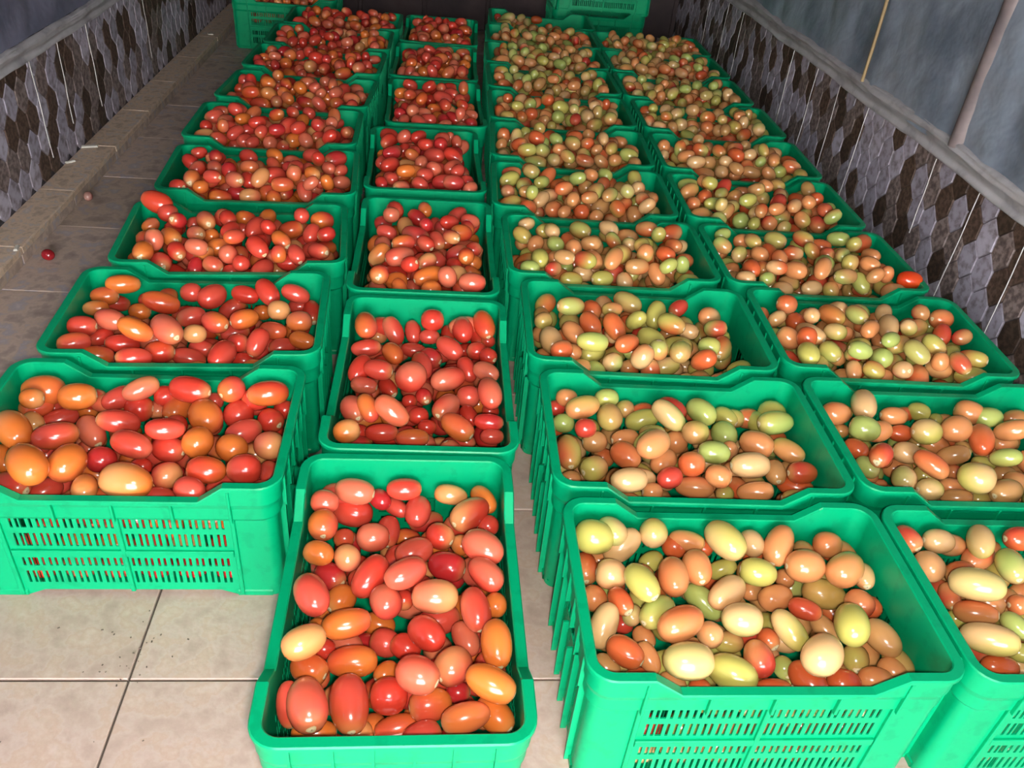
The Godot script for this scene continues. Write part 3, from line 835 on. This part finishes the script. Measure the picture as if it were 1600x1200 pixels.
func touches(given: Array, c: Vector3, ax: Vector3, size: Vector2) -> bool:
	for t in given:
		var reach: float = t[3] + size.y
		if (t[0] - c).length_squared() > reach * reach: continue
		for s: float in [-1.0, 0.0, 1.0]:
			for q: float in [-1.0, 0.0, 1.0]:
				var a: Vector3 = t[0] + t[1] * (t[3] - t[2]) * s
				var b := c + ax * (size.y - size.x) * q
				if a.distance_to(b) < (t[2] + size.x) * 1.0: return true
	return false

func set_out(key: int) -> Array:
	var out := []
	for s in SET_OUT[key]:
		var ya := deg_to_rad(s[4])
		var ti := deg_to_rad(s[5])
		out.append([Vector3(s[1], s[2], s[3]) * 0.001, Vector3(cos(ya) * cos(ti), sin(ti), sin(ya) * cos(ti)), s[6] * 0.0001, s[7] * 0.0001, s[0]])
	return out

func tomato_into(g: Geo, t: Array, at: Transform3D, c1: Color, c2: Color, sd: int, rings: int, sides: int, local := false) -> void:
	# t = [centre, axis, radius, half length]; the stem end is at -axis
	var rg := RandomNumberGenerator.new()
	rg.seed = sd
	var ax: Vector3 = (at.basis * t[1]).normalized()
	var sx := ax.cross(Vector3.UP if absf(ax.y) < 0.9 else Vector3.RIGHT).normalized()
	var sy := ax.cross(sx)
	var c: Vector3 = Vector3.ZERO if local else at * t[0]
	var rad: float = t[2]
	var hl: float = t[3]
	var blush := Vector3(rg.randfn(), rg.randfn(), rg.randfn()).normalized()
	var along := rg.randf_range(-0.9, 0.5)
	var egg := rg.randf_range(-0.08, 0.08)
	var bent := rg.randf_range(0.0, 0.06) * rad
	var lobe := rg.randf_range(0.0, 0.02)
	var lobes := float(rg.randi_range(2, 4))
	var phase := rg.randf() * TAU
	var k0 := g.v.size()
	var l1 := c1
	var l2 := c2
	var tip := Color(0.62, 0.36, 0.12).lerp(c1, 0.35)
	var pale := rg.randf_range(0.0, 0.9)
	for j in rings + 1:
		var a := PI * (float(j) / rings - 0.5)
		var s := sin(a)
		var co := cos(a)
		var zz := hl * signf(s) * pow(absf(s), 0.94)
		var rr := rad * pow(maxf(co, 0.0), 0.86) * (1.0 + egg * s)
		var dz := hl * co + 1e-5
		var dr := -rad * s * (1.0 + egg * s) + rad * co * egg * co
		if s < -0.93: zz += hl * 0.05 * (-s - 0.93) / 0.07
		for m in sides:
			var b := TAU * m / sides
			var rim := 1.0 + lobe * cos(b * lobes + phase) * co
			var d := sx * cos(b) + sy * sin(b)
			var n := (d * dz - ax * dr).normalized()
			g.v.append(c + ax * zz + d * rr * rim + sx * bent * (s * s - 0.3))
			g.n.append(n)
			var w := smoothstep(-0.75, 0.85, n.dot(blush) * 0.85 + along * 0.4 - s * 0.5)
			g.c.append(l1.lerp(l2, w).lerp(tip, smoothstep(0.55, 1.05, -s) * pale))
	for j in rings:
		for m in sides:
			var p := k0 + j * sides + m
			var q := k0 + j * sides + (m + 1) % sides
			g.i.append_array([p, p + sides, q, q, p + sides, q + sides])

func scar_mesh() -> ArrayMesh:       # pale corky ring with a dark pit, built about the y axis, unit radius 1 cm
	var g := Geo.new()
	var prof := [[0.0, -0.01], [0.07, 0.0], [0.12, 0.035], [0.3, 0.05], [0.5, 0.0], [0.66, -0.08]]
	var cols := [Color(0.2, 0.13, 0.06), Color(0.26, 0.18, 0.08), Color(0.66, 0.55, 0.34), Color(0.72, 0.6, 0.36), Color(0.68, 0.53, 0.28), Color(0.6, 0.42, 0.2)]
	var sides := 12
	for j in prof.size():
		for m in sides:
			var b := TAU * m / sides
			var wob := 1.0 + 0.12 * sin(b * 3.0 + 1.0) * (1.0 if j > 1 else 0.3)
			g.v.append(Vector3(cos(b) * prof[j][0] * wob, prof[j][1], sin(b) * prof[j][0] * wob) * 0.01)
			g.n.append(Vector3(cos(b) * 0.25, 1, sin(b) * 0.25).normalized())
			g.c.append(cols[j])
	for j in prof.size() - 1:
		for m in sides:
			var p := j * sides + m
			var q := j * sides + (m + 1) % sides
			g.i.append_array([p, p + sides, q, q, p + sides, q + sides])
	return g.mesh()

func choose(odds: Array, q: float) -> int:
	var s := 0.0
	for k in odds.size():
		s += odds[k]
		if q < s: return k
	return 0

func build_tomatoes() -> void:
	var rg := RandomNumberGenerator.new()
	rg.seed = 77
	# how each heap lies: rounded, lower along the walls; some slope to one side
	var flat := func(drop: float, edge: float, tilt_x: float, tilt_z: float) -> Callable:
		return func(x: float, z: float) -> float:
			var ex := maxf(0.0, absf(x) / HX - 0.55) / 0.45
			var ez := maxf(0.0, absf(z) / HZ - 0.5) / 0.5
			return RIM - drop - edge * maxf(ex * ex, ez * ez) + tilt_x * x + tilt_z * z
	var base := RIM - 0.165
	var shared := []
	for k in 5: shared.append(fill(900 + k, base, flat.call(-0.034, 0.058, 0.0, 0.0)))
	var all := []              # [crate index, tomato, kind (0 red, 1 pale), colour, second colour, seed]
	for ci in crates.size():
		var cr: Dictionary = crates[ci]
		var heap: Heap
		var flip := Vector3.ONE
		var own: int = cr.col * 20 + cr.k
		if SET_OUT.has(cr.col * 10 + cr.k):
			var slope: float = [0.0, 0.0, -0.08, -0.05][cr.col]
			heap = fill(11 + own, base - 0.02, flat.call(0.042, 0.02, slope, 0.0), set_out(cr.col * 10 + cr.k))
		elif cr.k == 2 and cr.col == 2: heap = fill(19, base, flat.call(-0.015, 0.045, -0.03, 0.0))
		else:
			heap = shared[own % 5]
			flip = Vector3(1 if own % 2 else -1, 1, 1 if (own / 2) % 2 else -1)
		var kind := 0 if cr.col < 2 else 1
		for t in heap.list:
			var lift := 0.0
			var q := rg.randf()
			var pal: Array = REDS if kind == 0 else PALES
			var k1 := choose(RED_ODDS if kind == 0 else PALE_ODDS, q)
			var k2 := choose(RED_ODDS if kind == 0 else PALE_ODDS, rg.randf())
			var c1: Color = pal[k1][1].srgb_to_linear()
			var c2: Color = pal[k2][1].srgb_to_linear().lerp(c1, 0.1)
			if t.size() > 4:
				var letters := "crospk" if kind == 0 else "ygPOCRT"
				k1 = letters.find(t[4][0])
				c1 = pal[k1][1].srgb_to_linear()
				c2 = pal[letters.find(t[4][1])][1].srgb_to_linear().lerp(c1, 0.12)
			var ax: Vector3 = t[1] * flip
			if rg.randf() < 0.5: ax = -ax
			all.append([ci, [t[0] * flip + Vector3(0, lift, 0), ax, t[2], t[3]], kind, k1, c1, c2, rg.randi()])
	# who shows: splat every tomato on a coarse depth buffer
	var W := 533
	var H := 400
	var depth := PackedFloat32Array()
	depth.resize(W * H)
	depth.fill(1e9)
	var owner_of := PackedInt32Array()
	owner_of.resize(W * H)
	owner_of.fill(-1)
	var f := 600.0 / tan(deg_to_rad(cam.fov * 0.5)) / 3.0
	for k in all.size():
		var e: Array = all[k]
		var at: Transform3D = crates[e[0]].at
		for s in [-1.0, 0.0, 1.0]:
			var p := to_pixel(at * (e[1][0] + e[1][1] * (e[1][3] - e[1][2]) * s))
			if p.z < 0: continue
			var rp: float = f * e[1][2] / p.z
			var x0 := maxi(0, int(p.x / 3.0 - rp))
			var x1 := mini(W - 1, int(p.x / 3.0 + rp))
			var y0 := maxi(0, int(p.y / 3.0 - rp))
			var y1 := mini(H - 1, int(p.y / 3.0 + rp))
			for yy in range(y0, y1 + 1):
				for xx in range(x0, x1 + 1):
					var dx := (xx + 0.5 - p.x / 3.0) / rp
					var dy := (yy + 0.5 - p.y / 3.0) / rp
					var d2 := dx * dx + dy * dy
					if d2 > 1.0: continue
					var dd: float = p.z - e[1][2] * sqrt(1.0 - d2)
					if dd < depth[yy * W + xx]:
						depth[yy * W + xx] = dd
						owner_of[yy * W + xx] = k
	var seen := PackedInt32Array()
	seen.resize(all.size())
	for k in owner_of:
		if k >= 0: seen[k] += 1
	var scar := scar_mesh()
	var hid := 0
	for kind in 2:
		var order := []
		for k in all.size():
			if all[k][2] == kind: order.append(k)
		order.sort_custom(func(a, b): return seen[a] > seen[b])
		var rest := Geo.new()
		var made := []
		for n in order.size():
			var k: int = order[n]
			var e: Array = all[k]
			var at: Transform3D = crates[e[0]].at
			if n < 298 and seen[k] > 20:
				var g := Geo.new()
				tomato_into(g, e[1], at, e[4], e[5], e[6], 12, 20, true)
				var o := put("ripe_tomato" if kind == 0 else "unripe_tomato", g.mesh(), mats.tomato)
				o.position = at * e[1][0]
				var ax: Vector3 = (at.basis * e[1][1]).normalized()
				if ax.dot((EYE - o.position).normalized()) < 0.35:
					var s := put("stem_scar", scar, mats.scar, o)
					var up := -ax
					var sd := up.cross(Vector3.UP if absf(up.y) < 0.9 else Vector3.RIGHT).normalized()
					s.transform = Transform3D(Basis(sd, up, sd.cross(up)).scaled_local(Vector3.ONE * (0.85 + 0.4 * fmod(e[6] * 0.0001, 1.0))), up * e[1][3] * 0.958)
				made.append([o, e, ax])
			elif seen[k] > 0 or e[1][0].y > RIM - 0.075:
				tomato_into(rest, e[1], at, e[4], e[5], e[6], 8, 12)
			else:
				hid += 1
		name_tomatoes(made, kind)
		# a few that show through the slots of the front crates
		for ci in crates.size():
			var cr: Dictionary = crates[ci]
			if cr.k != 0 or (1 if cr.col > 1 else 0) != kind: continue
			for row in 2:
				for m in 8:
					var pal: Array = REDS if kind == 0 else PALES
					var c1: Color = pal[rg.randi() % pal.size()][1].srgb_to_linear()
					var pos := Vector3(-0.245 + m * 0.07, 0.045 + row * 0.055, 0.148) if cr.col != 1 else Vector3(-0.25, 0.045 + row * 0.055, -0.14 + m * 0.04)
					if cr.col == 1 and m % 2: continue
					tomato_into(rest, [pos, Vector3(1, rg.randf_range(-0.3, 0.3), 0.1).normalized() if cr.col != 1 else Vector3(0.1, 0.1, 1).normalized(), 0.026, 0.034], cr.at, c1, c1, rg.randi(), 8, 12)
		var o := put("ripe_tomato_heap" if kind == 0 else "unripe_tomato_heap", rest.mesh(), mats.tomato)
		tag(o, "heaped red plum tomatoes filling the farther crates of the two red rows" if kind == 0 else "heaped green, peach and orange tomatoes filling the farther crates by the patterned wall", "ripe tomatoes" if kind == 0 else "unripe tomatoes", "", "stuff")
	print("tomatoes ", all.size(), " left out unseen ", hid)

func name_tomatoes(made: Array, kind: int) -> void:
	var row_word := ["ledge-row", "narrow-row", "middle-row", "wall-row"]
	var by := {}
	for m in made:
		var e: Array = m[1]
		var cr: Dictionary = crates[e[0]]
		var p: Vector3 = m[0].position - Vector3(cr.x, 0, cr.z)
		var hx := HZ if cr.col == 1 else HX
		var hz := HX if cr.col == 1 else HZ
		var ax: Vector3 = m[2]
		var ratio: float = e[1][3] / e[1][2]
		var shape := "long" if ratio > 1.5 else ("round" if ratio < 1.24 else "oval")
		var big := "big " if e[1][2] > 0.0275 else ("small " if e[1][2] < 0.0205 else "")
		var pose := "standing on end" if absf(ax.y) > 0.72 else ("lying crosswise" if absf(ax.x) > 0.86 else ("lying lengthwise" if absf(ax.z) > 0.86 else "lying aslant"))
		var deep := "front" if p.z > hz * 0.34 else ("back" if p.z < -hz * 0.34 else "middle")
		var side := "ledge-side" if p.x < -hx * 0.34 else ("wall-side" if p.x > hx * 0.34 else "centre")
		var col: String = (REDS if kind == 0 else PALES)[e[3]][0]
		var where := "%s %s of %s %s crate" % [deep, side, NTH[cr.k], row_word[cr.col]]
		var what := "%s%s %s tomato %s" % [big, col, shape, pose]
		var key := what + "|" + where
		if not by.has(key): by[key] = []
		by[key].append([p.z, m[0], what, where])
	for key in by:
		var list: Array = by[key]
		list.sort_custom(func(a, b): return a[0] > b[0])
		for k in list.size():
			var s: Array = list[k]
			var lab: String = s[2] + ", " + s[3] if list.size() == 1 else s[2] + ", " + (NTH[k] + " from front" if k > 0 else "foremost") + ", " + s[3]
			tag(s[1], lab, "ripe tomato" if kind == 0 else "unripe tomato", "red plum tomatoes in the crates" if kind == 0 else "half-ripe plum tomatoes in the crates")

func loose_tomato(at: Vector3, ax: Vector3, rad: float, hl: float, c1: Color, c2: Color, label: String, kind: int) -> void:
	var g := Geo.new()
	tomato_into(g, [Vector3.ZERO, ax.normalized(), rad, hl], Transform3D(), c1.srgb_to_linear(), c2.srgb_to_linear(), int(at.z * 1000), 12, 20, true)
	var o := put("ripe_tomato" if kind == 0 else "unripe_tomato", g.mesh(), mats.tomato)
	o.position = at
	tag(o, label, "ripe tomato" if kind == 0 else "unripe tomato")

func build_small_things() -> void:
	loose_tomato(Vector3(-1.225, 0.018, -2.49), Vector3(1, 0, 0.4), 0.018, 0.02, Color(0.62, 0.1, 0.13), Color(0.55, 0.12, 0.14), "small dark red tomato lying alone on the floor beside the ledge", 0)
	loose_tomato(Vector3(-1.262, 0.016, -2.96), Vector3(0.3, 0, 1), 0.016, 0.02, Color(0.6, 0.35, 0.33), Color(0.7, 0.55, 0.5), "tiny shrivelled pinkish tomato on the floor farther along the ledge", 0)
	loose_tomato(Vector3(-0.79, 0.308, -2.29), Vector3(1, -0.3, 0.25), 0.031, 0.046, Color(0.8, 0.26, 0.17), Color(0.84, 0.36, 0.22), "long coral tomato perched on the back corner of third ledge-row crate", 0)
	loose_tomato(Vector3(1.375, 0.288, -2.07), Vector3(1, 0.05, 0.2), 0.027, 0.036, Color(0.83, 0.3, 0.12), Color(0.8, 0.24, 0.1), "bright orange-red tomato on the wall-side corner of fourth wall-row crate", 1)
	# white cords hanging down the tiled walls
	var cords := [[1.6, -2.23, 0.0], [1.6, -2.5, 0.2], [1.6, -3.03, 0.0], [1.6, -3.31, 0.1], [1.6, -3.555, 0.0], [1.6, -3.855, 0.0], [1.6, -4.65, 0.0], [1.6, -4.925, 0.1], [1.6, -1.965, 0.0], [1.6, -5.3, 0.0], [-1.4, -3.58, 0.09], [-1.4, -3.04, 0.07], [-1.4, -3.29, 0.12], [-1.4, -4.3, 0.1]]
	var nr := 0
	var nl := 0
	for c in cords:
		var right: bool = c[0] > 0
		var x: float = WALL_RIGHT - 0.012 if right else WALL_LEFT + 0.012
		var g := Geo.new()
		var pts := []
		for k in 9:
			pts.append(Vector3(x + 0.001 * sin(k * 1.3 + c[1]), lerpf(0.505 if right else 0.475, c[2] + 0.05, k / 8.0), c[1] + 0.012 * k / 8.0 * sin(c[1] * 9.0)))
		g.tube(pts, 0.0016, 6)
		var o := put("cord", g.mesh(), mats.cord)
		var lab := ""
		if right:
			lab = "thin white cord hanging down the brown tiles, beside the %s wall-row crate" % NTH[clampi(int((-c[1] - 0.75) / 0.425), 0, 10)]
			nr += 1
		else:
			lab = "thin white cord hanging over the ledge-side tiles, level with the %s ledge-row crate" % NTH[clampi(int((-c[1] - 1.1) / 0.43), 0, 10)]
			nl += 1
		if labels.has(lab): lab = lab.replace("thin white cord", "second thin white cord")
		labels[lab] = true
		tag(o, lab, "cord", "white cords hanging on the walls")
	var g := Geo.new()
	var band := []
	for k in 12: band.append(Vector3(WALL_RIGHT - 0.04 + 0.003 * sin(k), 0.58 + k * 0.12, -3.09 - 0.004 * k))
	g.tube(band, 0.0065, 8)
	tag(put("rope", g.mesh(), mats.strap), "yellowish rope hanging down over the pale grey sheeting", "rope")
	g = Geo.new()
	var post := []
	for k in 20: post.append(Vector3(WALL_RIGHT - 0.003, 0.57 + k * 0.09, -2.43))
	g.tube(post, 0.032, 14)
	structure("trim_3", g.mesh(), mats.post, "pinkish brown post showing under the pale sheeting")
	# chips of plaster along the ledge
	var chips := [[-1.372, 0.062, -3.33, 0.06, 0.02, 0.3, "long white chip of plaster on the ledge at a tile joint"], [-1.385, 0.062, -3.16, 0.035, 0.014, 0.9, "short white chip of plaster at the wall edge of the ledge"], [-1.33, 0.062, -5.2, 0.03, 0.03, 0.4, "small white scrap on the far end of the ledge"], [-1.29, 0.062, -2.44, 0.012, 0.035, 0.2, "narrow white splinter on the front edge of the ledge"]]
	for c in chips:
		g = Geo.new()
		g.chamfered(Vector3(-c[3] * 0.5, 0, -c[4] * 0.5), Vector3(c[3] * 0.5, 0.006, c[4] * 0.5), 0.003)
		var o := put("plaster_chip", g.mesh(), mats.plaster)
		o.position = Vector3(c[0], c[1] - 0.001, c[2])
		o.rotation.y = c[5]
		tag(o, c[6], "chip", "white chips on the ledge")
	# dark crumbs along the joints of the near floor tiles
	var rg := RandomNumberGenerator.new()
	rg.seed = 3
	g = Geo.new()
	for k in 34:
		var p := Vector3(-0.515 + rg.randfn(0, 0.03), 0.0005, -1.0 + rg.randfn(0, 0.045))
		if k > 26: p = Vector3(rg.randf_range(-0.75, -0.25), 0.0005, rg.randf_range(-1.08, -0.75))
		var s := rg.randf_range(0.0008, 0.0022)
		g.chamfered(Vector3(-s, 0, -s * 0.6), Vector3(s, s * 0.8, s * 0.6), s * 0.4, Transform3D(Basis(Vector3.UP, rg.randf() * TAU), p))
	tag(put("dirt_crumbs", g.mesh(), mats.dirt), "dark dirt crumbs scattered about the joint of the near floor tiles", "dirt", "", "stuff")
